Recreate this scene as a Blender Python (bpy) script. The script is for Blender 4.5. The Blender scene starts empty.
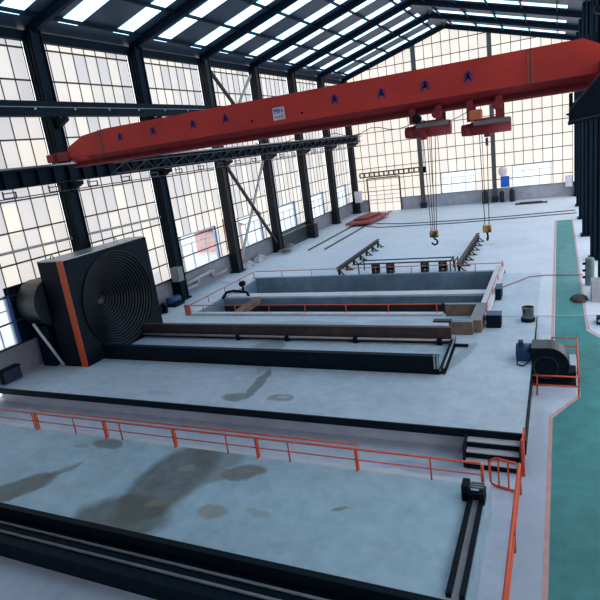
import bpy, bmesh, math, random
from mathutils import Vector, Matrix
random.seed(7)
S = 0.65                                   # one survey unit in metres
C = bpy.context.scene.collection
PI = math.pi

# ------------------------------------------------------------------ mesh helpers (survey units, world frame)
def box(bm, x0, x1, y0, y1, z0, z1):
    v = [bm.verts.new(p) for p in ((x0,y0,z0),(x1,y0,z0),(x1,y1,z0),(x0,y1,z0),(x0,y0,z1),(x1,y0,z1),(x1,y1,z1),(x0,y1,z1))]
    for f in ((3,2,1,0),(4,5,6,7),(0,1,5,4),(1,2,6,5),(2,3,7,6),(3,0,4,7)):
        bm.faces.new([v[i] for i in f])

def tube(bm, a, b, r, n=8, r2=None):
    a = Vector(a); b = Vector(b); r2 = r if r2 is None else r2
    d = (b-a).normalized()
    u = d.orthogonal().normalized(); w = d.cross(u)
    A = []; B = []
    for i in range(n):
        t = 2*PI*i/n
        o = u*math.cos(t)+w*math.sin(t)
        A.append(bm.verts.new(a+o*r)); B.append(bm.verts.new(b+o*r2))
    for i in range(n):
        j = (i+1) % n
        f = bm.faces.new((A[i],A[j],B[j],B[i])); f.smooth = n > 6
    bm.faces.new(A[::-1]); bm.faces.new(B)

def path(bm, pts, r, n=6):
    for a, b in zip(pts, pts[1:]):
        tube(bm, a, b, r, n)

def bar(bm, a, b, w, h, up=(0,0,1)):
    """rectangular bar from a to b, w wide, h high"""
    a = Vector(a); b = Vector(b); d = (b-a).normalized(); up = Vector(up)
    s = d.cross(up).normalized(); t = s.cross(d).normalized()
    P = []
    for p in (a, b):
        for su, sv in ((-1,-1),(1,-1),(1,1),(-1,1)):
            P.append(bm.verts.new(p + s*su*w/2 + t*sv*h/2))
    for f in ((3,2,1,0),(4,5,6,7),(0,1,5,4),(1,2,6,5),(2,3,7,6),(3,0,4,7)):
        bm.faces.new([P[i] for i in f])

def prism(bm, poly, axis, lo, hi):
    """poly: 2D points in the plane across axis, extruded from lo to hi"""
    def m(p, t):
        if axis == 'X': return (t, p[0], p[1])
        if axis == 'Y': return (p[0], t, p[1])
        return (p[0], p[1], t)
    A = [bm.verts.new(m(p, lo)) for p in poly]; B = [bm.verts.new(m(p, hi)) for p in poly]
    n = len(poly)
    for i in range(n):
        j = (i+1) % n
        bm.faces.new((A[i],A[j],B[j],B[i]))
    bm.faces.new(A[::-1]); bm.faces.new(B)

def hbeam(bm, a, b, w, h, t=.07, up=(0,0,1)):
    """I-section beam from a to b: flanges w wide, h deep"""
    a = Vector(a); b = Vector(b); d = (b-a).normalized(); up = Vector(up)
    s = d.cross(up).normalized(); v = s.cross(d).normalized()
    bar(bm, a+v*(h/2-t/2), b+v*(h/2-t/2), w, t, up)
    bar(bm, a-v*(h/2-t/2), b-v*(h/2-t/2), w, t, up)
    bar(bm, a, b, t, h-2*t, up)

def lathe(bm, prof, origin, axis='X', n=48):
    """prof: (r, t) pairs; revolve about axis through origin"""
    rings = []
    for r, t in prof:
        ring = []
        for i in range(n):
            q = 2*PI*i/n; c, s_ = math.cos(q)*r, math.sin(q)*r
            p = {'X':(t,c,s_),'Y':(c,t,s_),'Z':(c,s_,t)}[axis]
            ring.append(bm.verts.new(Vector(origin)+Vector(p)))
        rings.append(ring)
    for A, B in zip(rings, rings[1:]):
        for i in range(n):
            j = (i+1) % n
            bm.faces.new((A[i],A[j],B[j],B[i]))
    return rings

# ------------------------------------------------------------------ object helpers
def finish(name, bm, mat, origin, parent=None, bevel=0):
    bmesh.ops.recalc_face_normals(bm, faces=bm.faces)
    o3 = Vector(origin)
    for v in bm.verts: v.co = (v.co - o3)*S
    me = bpy.data.meshes.new(name); bm.to_mesh(me); bm.free()
    for m in (mat if isinstance(mat, list) else [mat]): me.materials.append(m)
    o = bpy.data.objects.new(name, me); C.objects.link(o)
    if bevel:
        b = o.modifiers.new('bevel', 'BEVEL'); b.width = bevel*S; b.segments = 2; b.limit_method = 'ANGLE'
    return o

def thing(name, label, cat, origin, group=None, kind=None):
    o = bpy.data.objects.new(name, None); C.objects.link(o)
    o.location = Vector(origin)*S; o.empty_display_size = .2
    o['org'] = list(origin)
    tag(o, label, cat, group, kind)
    return o

def tag(o, label=None, cat=None, group=None, kind=None):
    if label: o['label'] = label
    if cat: o['category'] = cat
    if group: o['group'] = group
    if kind: o['kind'] = kind
    return o

def part(name, bm, mat, root, label=None, bevel=0, kind=None):
    p = root
    org = root['org']
    o = finish(name, bm, mat, org, bevel=bevel)
    o.parent = p; o['org'] = org
    if label: o['label'] = label
    if kind: o['kind'] = kind
    return o

def solo(name, bm, mat, label, cat, origin, group=None, bevel=0):
    o = finish(name, bm, mat, origin, bevel=bevel); o.location = Vector(origin)*S; o['org'] = list(origin)
    return tag(o, label, cat, group)

def struct(name, bm, mat, bevel=0):
    o = finish(name, bm, mat, (0,0,0), bevel=bevel); o['kind'] = 'structure'; o['org'] = [0,0,0]
    return o

def copy_tree(o, parent=None):
    c = o.copy(); C.objects.link(c); c.parent = parent
    for ch in list(o.children): copy_tree(ch, c)
    return c

def clone(root, shift, label, origin=None):
    c = copy_tree(root)
    c.location = root.location + Vector(shift)*S
    c['label'] = label
    return c

N = bmesh.new

# ------------------------------------------------------------------ materials
def srgb(*c):
    return tuple(((v/255)/12.92 if v/255 <= .04045 else ((v/255+.055)/1.055)**2.4) for v in c) + (1,)

def base_mat(name, rough=.5, metal=0, spec=.5):
    m = bpy.data.materials.new(name); m.use_nodes = True
    nt = m.node_tree; p = nt.nodes['Principled BSDF']
    p.inputs['Roughness'].default_value = rough; p.inputs['Metallic'].default_value = metal
    p.inputs['Specular IOR Level'].default_value = spec
    return m, nt, p

def paint(name, col, rough=.5, metal=0, var=.12, scale=3, rust=None, rust_amt=.5, spec=.5):
    m, nt, p = base_mat(name, rough, metal, spec)
    tc = nt.nodes.new('ShaderNodeTexCoord'); nz = nt.nodes.new('ShaderNodeTexNoise')
    nz.inputs['Scale'].default_value = scale; nz.inputs['Detail'].default_value = 6
    nt.links.new(tc.outputs['Object'], nz.inputs['Vector'])
    rp = nt.nodes.new('ShaderNodeValToRGB')
    c = srgb(*col)
    rp.color_ramp.elements[0].position = .3; rp.color_ramp.elements[1].position = .7
    rp.color_ramp.elements[0].color = tuple(v*(1-var) for v in c[:3])+(1,)
    rp.color_ramp.elements[1].color = tuple(min(1, v*(1+var)) for v in c[:3])+(1,)
    nt.links.new(nz.outputs['Fac'], rp.inputs['Fac'])
    out = rp.outputs['Color']
    if rust:
        n2 = nt.nodes.new('ShaderNodeTexNoise'); n2.inputs['Scale'].default_value = scale*.6; n2.inputs['Detail'].default_value = 8
        nt.links.new(tc.outputs['Object'], n2.inputs['Vector'])
        r2 = nt.nodes.new('ShaderNodeValToRGB'); r2.color_ramp.elements[0].position = 1-rust_amt; r2.color_ramp.elements[1].position = min(1, 1.12-rust_amt)
        nt.links.new(n2.outputs['Fac'], r2.inputs['Fac'])
        mx = nt.nodes.new('ShaderNodeMixRGB'); mx.inputs['Color2'].default_value = srgb(*rust)
        nt.links.new(r2.outputs['Color'], mx.inputs['Fac']); nt.links.new(out, mx.inputs['Color1']); out = mx.outputs['Color']
    nt.links.new(out, p.inputs['Base Color'])
    return m

def mth(nt, op, a, b=None):
    n = nt.nodes.new('ShaderNodeMath'); n.operation = op
    for i, v in enumerate((a, b)):
        if v is None: continue
        if isinstance(v, (int, float)): n.inputs[i].default_value = v
        else: nt.links.new(v, n.inputs[i])
    return n.outputs[0]

def concrete(name, col, stains_and_shade=(), joints=None, rough=.55, var=.10, dirt=(120,112,100)):
    """stains: (cx, cy, rx, ry, angle deg, strength, (r,g,b)) in survey units"""
    m, nt, p = base_mat(name, rough, 0, .4)
    geo = nt.nodes.new('ShaderNodeTexCoord')
    sc = nt.nodes.new('ShaderNodeVectorMath'); sc.operation = 'SCALE'; sc.inputs['Scale'].default_value = 1/S
    nt.links.new(geo.outputs['Object'], sc.inputs[0])
    n1 = nt.nodes.new('ShaderNodeTexNoise'); n1.inputs['Scale'].default_value = .35; n1.inputs['Detail'].default_value = 10; n1.inputs['Roughness'].default_value = .62
    nt.links.new(sc.outputs[0], n1.inputs['Vector'])
    rp = nt.nodes.new('ShaderNodeValToRGB'); c = srgb(*col)
    rp.color_ramp.elements[0].position = .28; rp.color_ramp.elements[1].position = .72
    rp.color_ramp.elements[0].color = tuple(v*(1-var*1.6) for v in c[:3])+(1,)
    rp.color_ramp.elements[1].color = tuple(min(1, v*(1+var)) for v in c[:3])+(1,)
    nt.links.new(n1.outputs['Fac'], rp.inputs['Fac'])
    out = rp.outputs['Color']
    # fine mottling
    n2 = nt.nodes.new('ShaderNodeTexNoise'); n2.inputs['Scale'].default_value = 1.6; n2.inputs['Roughness'].default_value = .68; n2.inputs['Detail'].default_value = 8
    nt.links.new(sc.outputs[0], n2.inputs['Vector'])
    mx = nt.nodes.new('ShaderNodeMixRGB'); mx.blend_type = 'OVERLAY'; mx.inputs['Fac'].default_value = .42
    nt.links.new(out, mx.inputs['Color1']); nt.links.new(n2.outputs['Fac'], mx.inputs['Color2']); out = mx.outputs['Color']
    sep = nt.nodes.new('ShaderNodeSeparateXYZ')
    # warp for stain and shade outlines
    nw = nt.nodes.new('ShaderNodeTexNoise'); nw.inputs['Scale'].default_value = .9; nw.inputs['Detail'].default_value = 5
    nt.links.new(sc.outputs[0], nw.inputs['Vector'])
    sub = nt.nodes.new('ShaderNodeVectorMath'); sub.operation = 'SUBTRACT'; sub.inputs[1].default_value = (.5,.5,.5)
    nt.links.new(nw.outputs['Color'], sub.inputs[0])
    ws = nt.nodes.new('ShaderNodeVectorMath'); ws.operation = 'SCALE'; ws.inputs['Scale'].default_value = .8
    nt.links.new(sub.outputs[0], ws.inputs[0])
    ad = nt.nodes.new('ShaderNodeVectorMath'); ad.operation = 'ADD'
    nt.links.new(sc.outputs[0], ad.inputs[0]); nt.links.new(ws.outputs[0], ad.inputs[1])
    nt.links.new(ad.outputs[0], sep.inputs[0])
    X, Y = sep.outputs[0], sep.outputs[1]
    for cx, cy, rx, ry, an, st, cc in stains_and_shade:
        ca, sa = math.cos(math.radians(an)), math.sin(math.radians(an))
        dx = mth(nt, 'SUBTRACT', X, cx); dy = mth(nt, 'SUBTRACT', Y, cy)
        u = mth(nt, 'ADD', mth(nt, 'MULTIPLY', dx, ca/rx), mth(nt, 'MULTIPLY', dy, sa/rx))
        v = mth(nt, 'ADD', mth(nt, 'MULTIPLY', dx, -sa/ry), mth(nt, 'MULTIPLY', dy, ca/ry))
        d = mth(nt, 'ADD', mth(nt, 'MULTIPLY', u, u), mth(nt, 'MULTIPLY', v, v))
        mr = nt.nodes.new('ShaderNodeMapRange'); mr.interpolation_type = 'SMOOTHSTEP'
        mr.inputs['From Min'].default_value = 1.35; mr.inputs['From Max'].default_value = .6
        mr.inputs['To Min'].default_value = 0; mr.inputs['To Max'].default_value = st
        nt.links.new(d, mr.inputs['Value'])
        mk = mth(nt, 'MULTIPLY', mr.outputs[0], mth(nt, 'ADD', n2.outputs['Fac'], .45))
        ms = nt.nodes.new('ShaderNodeMixRGB'); ms.inputs['Color2'].default_value = srgb(*cc)
        nt.links.new(mk, ms.inputs['Fac']); nt.links.new(out, ms.inputs['Color1']); out = ms.outputs['Color']
    if joints:
        s0 = nt.nodes.new('ShaderNodeSeparateXYZ'); nt.links.new(sc.outputs[0], s0.inputs[0])
        for k, (period, off) in enumerate(joints):
            if not period: continue
            fr = mth(nt, 'FRACT', mth(nt, 'MULTIPLY', mth(nt, 'ADD', s0.outputs[k], off), 1/period))
            lt = mth(nt, 'LESS_THAN', fr, .045/period)
            mj = nt.nodes.new('ShaderNodeMixRGB'); mj.inputs['Color2'].default_value = srgb(*dirt)
            nt.links.new(mth(nt, 'MULTIPLY', lt, .45), mj.inputs['Fac']); nt.links.new(out, mj.inputs['Color1']); out = mj.outputs['Color']
    nt.links.new(out, p.inputs['Base Color'])
    bp = nt.nodes.new('ShaderNodeBump'); bp.inputs['Strength'].default_value = .08
    nt.links.new(n2.outputs['Fac'], bp.inputs['Height']); nt.links.new(bp.outputs[0], p.inputs['Normal'])
    return m

def pane_mat(name, ax, pw, off, c1, c2, strength):
    """translucent wall sheeting lit by the day outside: every sheet has its own tint"""
    m = bpy.data.materials.new(name); m.use_nodes = True; nt = m.node_tree
    p = nt.nodes['Principled BSDF']; p.inputs['Roughness'].default_value = .45
    tc = nt.nodes.new('ShaderNodeTexCoord')
    sc = nt.nodes.new('ShaderNodeVectorMath'); sc.operation = 'SCALE'; sc.inputs['Scale'].default_value = 1/S
    nt.links.new(tc.outputs['Object'], sc.inputs[0])
    sp = nt.nodes.new('ShaderNodeSeparateXYZ'); nt.links.new(sc.outputs[0], sp.inputs[0])
    a = mth(nt, 'FLOOR', mth(nt, 'MULTIPLY', mth(nt, 'ADD', sp.outputs[ax], off), 1/pw))
    b = mth(nt, 'FLOOR', mth(nt, 'MULTIPLY', mth(nt, 'ADD', sp.outputs[2], .85), 1/2.0))
    cb = nt.nodes.new('ShaderNodeCombineXYZ'); nt.links.new(a, cb.inputs[0]); nt.links.new(b, cb.inputs[1])
    wn = nt.nodes.new('ShaderNodeTexWhiteNoise'); wn.noise_dimensions = '2D'; nt.links.new(cb.outputs[0], wn.inputs['Vector'])
    nz = nt.nodes.new('ShaderNodeTexNoise'); nz.inputs['Scale'].default_value = .12; nt.links.new(sc.outputs[0], nz.inputs['Vector'])
    f = mth(nt, 'ADD', mth(nt, 'MULTIPLY', wn.outputs['Value'], .75), mth(nt, 'MULTIPLY', nz.outputs['Fac'], .5))
    rp = nt.nodes.new('ShaderNodeValToRGB')
    rp.color_ramp.elements[0].position = .3; rp.color_ramp.elements[0].color = srgb(*c1)
    rp.color_ramp.elements[1].position = .95; rp.color_ramp.elements[1].color = srgb(*c2)
    nt.links.new(f, rp.inputs['Fac'])
    p.inputs['Base Color'].default_value = (.25,.25,.25,1)
    nt.links.new(rp.outputs['Color'], p.inputs['Emission Color']); p.inputs['Emission Strength'].default_value = strength
    return m

def emit(name, col, s):
    m = bpy.data.materials.new(name); m.use_nodes = True
    p = m.node_tree.nodes['Principled BSDF']
    p.inputs['Base Color'].default_value = srgb(*col)
    p.inputs['Emission Color'].default_value = srgb(*col); p.inputs['Emission Strength'].default_value = s
    return m

def glass(name):
    m = bpy.data.materials.new(name); m.use_nodes = True; nt = m.node_tree
    for n in list(nt.nodes): nt.nodes.remove(n)
    o = nt.nodes.new('ShaderNodeOutputMaterial'); t = nt.nodes.new('ShaderNodeBsdfTransparent'); t.inputs[0].default_value = (.95,.97,1,1)
    g = nt.nodes.new('ShaderNodeBsdfGlossy'); g.inputs['Roughness'].default_value = .05
    x = nt.nodes.new('ShaderNodeMixShader'); x.inputs[0].default_value = .06
    nt.links.new(t.outputs[0], x.inputs[1]); nt.links.new(g.outputs[0], x.inputs[2]); nt.links.new(x.outputs[0], o.inputs[0])
    return m

WET = (88,96,98); TAN = (150,135,118); DRK = (70,84,92)
M = {}
M['deck'] = concrete('deck_concrete', (172,202,218), [
    (-14.3,15.1,1.5,2.9,0,.85,(92,98,94)), (-13.2,17.0,1.3,.9,0,.55,(92,98,94)), (-14.6,12.6,2.0,1.3,10,.85,(96,100,92)),
    (-12.75,15.7,.75,.62,10,.6,(112,116,110)), (-11.5,16.15,.85,.6,25,.8,(98,102,96)), (-13.8,13.6,.5,.3,20,.35,(172,158,130)),
    (-14.1,15.9,.45,.28,20,.35,(178,168,140)), (-12.3,15.9,.4,.16,10,.35,(176,158,130)), (-11.3,16.3,.4,.16,10,.6,(160,140,112)), (-11.4,13.7,.6,.38,0,.6,(152,138,112)),
    (-9.8,14,.5,.2,0,.4,(160,145,120)), (-7.0,14.95,.32,.14,20,.7,(110,120,100)), (-20.6,13.0,1.5,.75,55,.85,(96,100,92)),
    (-19.7,14.5,.9,.25,60,.6,(104,104,96)), (-19.3,16.85,.95,.36,0,.75,(110,114,112)), (-20.5,16.4,.5,.2,0,.4,(110,118,120)), (-17.3,14.2,1.6,.5,30,.2,(170,185,190)),
    ], joints=[(0,0),(0,0)], var=.09)
M['platform'] = concrete('platform_concrete', (188,202,216), [
    (-15.1,24.3,.36,1.9,6,.75,(98,104,106)), (-15.6,22.35,.75,.55,0,.75,(96,100,100)), (-15.9,26.9,.5,1.5,0,.35,(110,112,112)),
    (-13.0,22.65,.75,.42,0,.65,(96,102,104)), (-13.0,22.65,.36,.2,0,.9,(170,182,190)), (-17.2,29.6,1.1,1.3,20,.55,(118,116,112)),
    (-16.5,34.0,4.2,.8,0,.42,(130,128,126)), (-10.5,34.6,2.0,.6,0,.3,(132,130,130)), (-20.4,22.2,.9,.3,0,.3,(120,128,135)),
    (-8.0,27.2,3.0,1.2,0,.16,(120,134,142)), (-6.2,24.2,.7,.3,0,.2,(190,196,200)), (-5.0,28.9,.35,2.2,-14,.45,(112,116,124)),
    ], joints=[(0,0),(0,0)], var=.08)
M['far_floor'] = concrete('far_floor_concrete', (212,218,230), [
    (-4.5,60,2.5,2.5,0,.15,(150,165,180)), (-22,66,2,4,0,.12,(160,170,185)), (-2.6,37.2,1.2,1.0,0,.25,(140,135,135)),
    (-6.6,59.8,.8,.35,0,.4,(150,150,150)),], joints=[(0,0),(0,0)], var=.05)
M['low_floor'] = concrete('lower_floor_concrete', (198,210,228), [(-.9,16,.7,9,0,.4,(140,156,176)),  # first ellipse paints the dimmer light along the right side
    (-5,19.6,1.8,.5,0,.4,(120,135,155)), (-15,19.2,5,.4,0,.2,(150,150,160)), (.4,22,.5,3,0,.15,(140,150,160)),(-24,19,2,.4,0,.3,(140,148,160))], var=.08)
M['wall_conc'] = concrete('pit_wall_concrete', (118,142,164), var=.2)
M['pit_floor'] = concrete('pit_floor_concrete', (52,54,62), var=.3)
M['curb'] = concrete('pale_concrete', (206,206,214), var=.06)
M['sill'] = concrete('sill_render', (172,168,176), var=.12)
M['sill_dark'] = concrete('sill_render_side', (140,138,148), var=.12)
M['green'] = concrete('green_floor_paint', (66,138,140), [(4,20,3,.8,20,.3,(70,110,105)),(3.4,27,.9,.7,0,.5,(120,120,95)),(.8,50,.8,8,0,.25,(130,165,170))], var=.12)
M['pink'] = paint('faded_red_line', (206,160,158), .7)
M['steel'] = paint('dark_blue_steel', (5,25,40), .6, 0, .25, spec=.12)
M['steel_grey'] = paint('charcoal_steel', (30,34,40), .5, 0, .2, spec=.3)
M['black'] = paint('black_steel', (3,20,32), .6, 0, .3, spec=.15)
M['grid'] = paint('mullion_steel', (52,52,56), .6)
M['white'] = paint('white_frame', (200,214,226), .5)
M['bluejamb'] = paint('blue_jamb', (60,100,170), .5)
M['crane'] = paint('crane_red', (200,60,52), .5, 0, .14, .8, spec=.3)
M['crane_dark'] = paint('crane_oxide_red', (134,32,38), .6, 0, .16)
M['orange'] = paint('railing_orange', (222,84,44), .5, 0, .12, 5)
M['strip'] = paint('orange_strip', (196,78,34), .55, 0, .14)
M['railred'] = paint('faded_railing', (196,108,98), .6)
M['rust'] = paint('rusty_beam', (62,46,48), .6, 0, .2, 2, (84,60,50), .45)
M['tan'] = paint('weathered_board', (128,104,84), .7, 0, .25, 2, (88,90,100), .45)
M['galv'] = paint('galvanised', (150,156,164), .35, .6, .12)
M['pipe'] = paint('pale_pipe', (170,168,170), .5)
M['blue'] = paint('motor_blue', (20,64,110), .45, 0, .2)
M['navy'] = paint('navy_machine', (22,38,70), .5)
M['duct'] = paint('duct_grey', (44,54,58), .4, .2, .2)
M['boxgrey'] = paint('cabinet_grey', (120,126,130), .5)
M['yellow'] = paint('hook_yellow', (196,158,60), .5, 0, .2, 6, (70,60,40), .5)
M['drum'] = paint('drum_metal', (120,120,122), .22, .9, .3)
M['post'] = paint('post_grey', (78,76,78), .6)
M['rope'] = paint('wire_rope', (60,60,62), .5)
M['sign'] = paint('sign_white', (216,210,222), .5)
M['signblue'] = paint('sign_blue', (60,62,130), .5)
M['paintblue'] = paint('painted_blue', (52,52,128), .6)
M['motororange'] = paint('motor_orange', (206,112,72), .5)
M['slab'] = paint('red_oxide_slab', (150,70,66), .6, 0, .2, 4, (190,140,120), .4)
M['green_grey'] = paint('grey_green_box', (112,130,128), .6)
M['bright_blue'] = paint('bright_blue_plastic', (30,100,200), .4)
M['bag'] = paint('beige_cloth', (232,216,206), .8)
M['roof'] = paint('roof_sheet', (40,60,84), .5)
M['sky_strip'] = emit('roof_skylight', (165,208,235), 3.0)
M['glass'] = glass('window_glass')
M['outdoor'] = concrete('outdoor_ground', (228,226,222), var=.03)
M['pinkwall'] = paint('pink_render', (222,176,164), .8)
M['leaf'] = paint('distant_green', (150,170,140), .8)
M['light_line'] = paint('worn_edge', (150,160,168), .5)

# ------------------------------------------------------------------ setting: floors
L = -1.1
PX = -1.33                                         # right edge of the raised platform
bm = N()
# main platform top with a hole for the tank
TX0, TX1, TY0, TY1 = -27.9, -4.6, 36.5, 47.2
for x0, x1, y0, y1 in ((-33,PX,21.14,TY0),(-33,TX0,TY0,TY1),(TX1,PX,TY0,35.6 if False else TY1)):
    box(bm, x0, x1, y0, y1, -.3, 0)
struct('floor_platform', bm, M['platform'])
bm = N(); box(bm, -33, 6, TY1, 94, -.3, 0); box(bm, PX, 6, 36, TY1, -.3, 0); struct('floor', bm, M['far_floor'])
bm = N(); box(bm, -34, 6, -2, 27, L-.3, L)
prism(bm, [(27, L), (36, 0), (36, -.3), (27, L-.3)], 'X', PX, 6)
struct('floor_lower', bm, M['low_floor'])
# platform body, its recessed front wall and side
bm = N(); box(bm, -33, PX-.06, 21.5, 36, L, -.3)
struct('platform_wall', bm, M['curb'])
bm = N(); box(bm, -33, PX, 21.04, 21.14, -.34, .02); box(bm, -33, PX, 21.14, 21.5, -.34, -.26)
struct('platform_edge', bm, M['black'])
bm = N(); box(bm, -33, -3.6, 21.44, 21.5, -.48, -.3); struct('platform_rust_shadow', bm, M['slab'])  # rust-brown strip that paints in the shadow under the black edge
bm = N(); box(bm, PX, PX+.05, 21.04, 35.9, -.9, .01)
struct('platform_side', bm, M['black'])
# near deck
bm = N(); box(bm, -33, -2.25, 12.0, 17.35, L, 0); struct('floor_deck', bm, M['deck'])
bm = N(); box(bm, -33, -2.25, 17.35, 17.6, L, -.01); struct('deck_edge', bm, M['curb'])
# tank shell
bm = N()
D = -1.9
box(bm, TX0, TX1, TY1-.06, TY1-.01, D, .01); box(bm, TX0+.01, TX0+.06, TY0, TY1-.06, D, .01)
box(bm, TX1-.06, TX1-.01, TY0, TY1-.06, D, .01); box(bm, TX0+.06, TX1-.06, TY0+.01, TY0+.06, D, .01)
struct('tank_walls', bm, M['wall_conc'])
bm = N(); box(bm, TX0, TX1, TY0, TY1, D-.1, D); struct('tank_floor', bm, M['pit_floor'])
bm = N(); box(bm, TX0, TX1, 40.9, 42.2, D, -.05); struct('tank_divider', bm, M['wall_conc'])
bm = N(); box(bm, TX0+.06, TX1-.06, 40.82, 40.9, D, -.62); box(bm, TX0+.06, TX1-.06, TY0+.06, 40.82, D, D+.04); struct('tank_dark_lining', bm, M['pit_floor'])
bm = N(); box(bm, TX0+.3, TX1, 41.1, 42.2, -.05, .06); struct('tank_divider_cap', bm, M['curb'])
# tank rim
bm = N(); box(bm, TX0-.35, -7.2, TY0-.55, TY0-.05, 0, .16); struct('tank_rim_front', bm, M['curb'], .03)
bm = N(); box(bm, TX0-.35, TX1+.5, TY1, TY1+.45, 0, .2); struct('tank_rim_back', bm, M['wall_conc'])
bm = N(); box(bm, TX0-.35, TX0, TY0, TY1, 0, .16); struct('tank_rim_left', bm, M['curb'])
bm = N(); box(bm, -4.85, -4.15, 34.4, TY1+.45, .2, .55); box(bm, -4.75, -4.3, 36.2, TY1+.3, 0, .2)
struct('tank_rim_right', bm, M['curb'], .03)

# painted walkway
def strip(name, pts, w, mat, z=.006, closed=False):
    bm = N()
    for (x0,y0),(x1,y1) in zip(pts, pts[1:]):
        d = Vector((x1-x0, y1-y0)).normalized(); n = Vector((-d.y, d.x))*w/2
        e = d*w*.3
        q = [(x0-n.x-e.x,y0-n.y-e.y),(x1-n.x+e.x,y1-n.y+e.y),(x1+n.x+e.x,y1+n.y+e.y),(x0+n.x-e.x,y0+n.y-e.y)]
        bm.faces.new([bm.verts.new((a,b,zf(b)+z)) for a,b in q])
    return struct(name, bm, mat)
def zf(y): return 0 if y >= 36 else (L if y <= 27 else L+(y-27)/9*(-L))
def sheet(name, polys, mat, z=.004):
    bm = N()
    for poly in polys: bm.faces.new([bm.verts.new((a,b,zf(b)+z)) for a,b in poly])
    return struct(name, bm, mat)
# paint film pieces cut where the ramp starts and ends
sheet('walkway_paint', [[(-.28,36),(1.35,36),(1.35,72),(-.28,72)], [(-.3,31.2),(.92,31.2),(.92,34),(1.4,34),(1.35,36),(-.28,36)],
    [(.86,30),(3.2,30),(2.6,32.4),(1.45,34),(.86,34)], [(.86,27),(6,27),(6,30),(.86,30)], [(.82,27),(6,27),(6,26.9),(.76,26.9)],
    [(-.35,24.7),(6,24.7),(6,26.9),(.76,26.9)], [(-.4,6),(6,6),(6,24.7),(-.35,24.7)]], M['green'])
strip('walkway_line', [(-.5,6),(-.42,24.8),(.74,27)], .16, M['pink'])
strip('walkway_line', [(-.42,31.4),(-.4,36)], .16, M['pink'])
strip('walkway_line', [(-.4,36),(-.4,72)], .16, M['pink'])
strip('walkway_line', [(3.2,30.2),(2.3,33),(1.5,34.2)], .14, M['pink'])
strip('walkway_line', [(1.5,34.2),(1.42,36)], .14, M['pink'])
strip('walkway_line', [(1.42,36),(1.42,72)], .14, M['pink'])

# ------------------------------------------------------------------ walls
WX = -33.0
COLY = [19.8+10.5*k for k in range(8)]           # 19.8 ... 93.3
ROWS = [2.05, 3.6, 5.3, 7.25, 9.3, 11.3, 13.3, 15.2, 17.1, 19.1, 21.2]
EAVE = 22.4
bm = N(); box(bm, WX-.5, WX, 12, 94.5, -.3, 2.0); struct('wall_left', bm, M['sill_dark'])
bm = N(); box(bm, WX-.5, 6, 94, 94.5, -.3, 2.0)
struct('wall_far', bm, M['sill'])
bm = N(); box(bm, WX-.5, 9, -6.5, -6, -1.4, 22); struct('wall_near_unseen', bm, M['sill'])  # unseen end wall, added to darken the near floor
bm = N(); box(bm, WX-.5, WX, -6, 12, -1.4, 22); struct('wall_left', bm, M['sill'])  # unseen near bay, closed off to cut light on the deck
bm = N(); box(bm, 6, 6.3, -6, 24, -1.4, 3.2); box(bm, 6, 6.3, -6, 24, 9, 22); struct('wall_right_unseen', bm, M['sill'])  # unseen side wall, added to hold back light at the near end
bm = N(); box(bm, WX-.1, WX+.12, 12, 94, 2.0, 2.12); struct('trim_1', bm, M['steel_grey'])
bm = N(); box(bm, WX, 4, 93.88, 94.1, 2.0, 2.1); struct('trim_2', bm, M['boxgrey'])
M['pane_left'] = pane_mat('side_sheeting', 1, 1.2, 0, (204,202,206), (247,239,227), 1.0)
M['pane_far'] = pane_mat('end_sheeting', 0, 1.42, 0, (238,228,220), (255,244,228), 1.0)

def window_bay(idx, axis, a0, a1, pos, npan, rows, clear, mat, ztop):
    """one bay of sheeting between two columns: steel grid, sheets and (if any) a glazed opening"""
    fwd = 1 if axis == 'Y' else -1
    def bx(bm, a, b, d0, d1, z0, z1):
        if axis == 'Y': box(bm, pos+d0, pos+d1, a, b, z0, z1)       # wall runs along Y, inside is +X
        else: box(bm, a, b, pos-d1, pos-d0, z0, z1)                 # wall runs along X, inside is -Y
    root = thing('window_%d' % idx, None, None, (pos,(a0+a1)/2,2.0) if axis == 'Y' else ((a0+a1)/2,pos,2.0), kind='structure')
    pw = (a1-a0)/npan
    g = N(); zr = [z for z in rows if z < ztop] + [ztop]
    c0 = c1 = None; cz = 0
    if clear: c0, c1, cz = a0+pw*clear[0], a0+pw*clear[1], clear[2]
    for z in zr[1:]:
        t = .05 if axis == 'Y' else .055
        bx(g, a0, a1, 0, .12, z-t, z+t)
    for k in range(npan+1):
        a = a0+k*pw
        z0 = cz if (clear and c0+.01 < a < c1-.01) else 2.0
        t = .03 if axis == 'Y' else .045
        bx(g, a-t, a+t, 0, .05, z0, ztop)
    part('window_frame', g, M['grid'], root)
    s = N()
    if clear:
        bx(s, a0, a1, -.1, -.05, cz, ztop)
        if c0 > a0+.01: bx(s, a0, c0, -.1, -.05, 2.0, cz)
        if c1 < a1-.01: bx(s, c1, a1, -.1, -.05, 2.0, cz)
    else: bx(s, a0, a1, -.1, -.05, 2.0, ztop)
    part('translucent_sheet', s, mat, root)
    if clear:
        w = N()
        bx(w, c0, c0+.12, -.08, .1, 2.05, cz); bx(w, c1-.12, c1, -.08, .1, 2.05, cz)
        bx(w, c0, c1, -.08, .1, cz-.12, cz); bx(w, c0, c1, -.08, .1, 2.05, 2.15)
        m0 = c0+(c1-c0)*.3; m1 = c0+(c1-c0)*.7
        for a in (m0, m1): bx(w, a-.04, a+.04, -.05, .06, 2.1, cz-.9)
        bx(w, c0+.1, c1-.1, -.05, .06, cz-.98, cz-.9)
        part('sash', w, M['white'], root)
        if axis == 'Y':
            j = N(); bx(j, c1, c1+.22, -.06, .12, 2.05, cz); part('jamb', j, M['bluejamb'], root, 'blue jamb')
        gl = N(); bx(gl, c0+.1, c1-.1, -.06, -.04, 2.1, cz-.1); part('glass_pane', gl, M['glass'], root)
    return root

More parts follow.
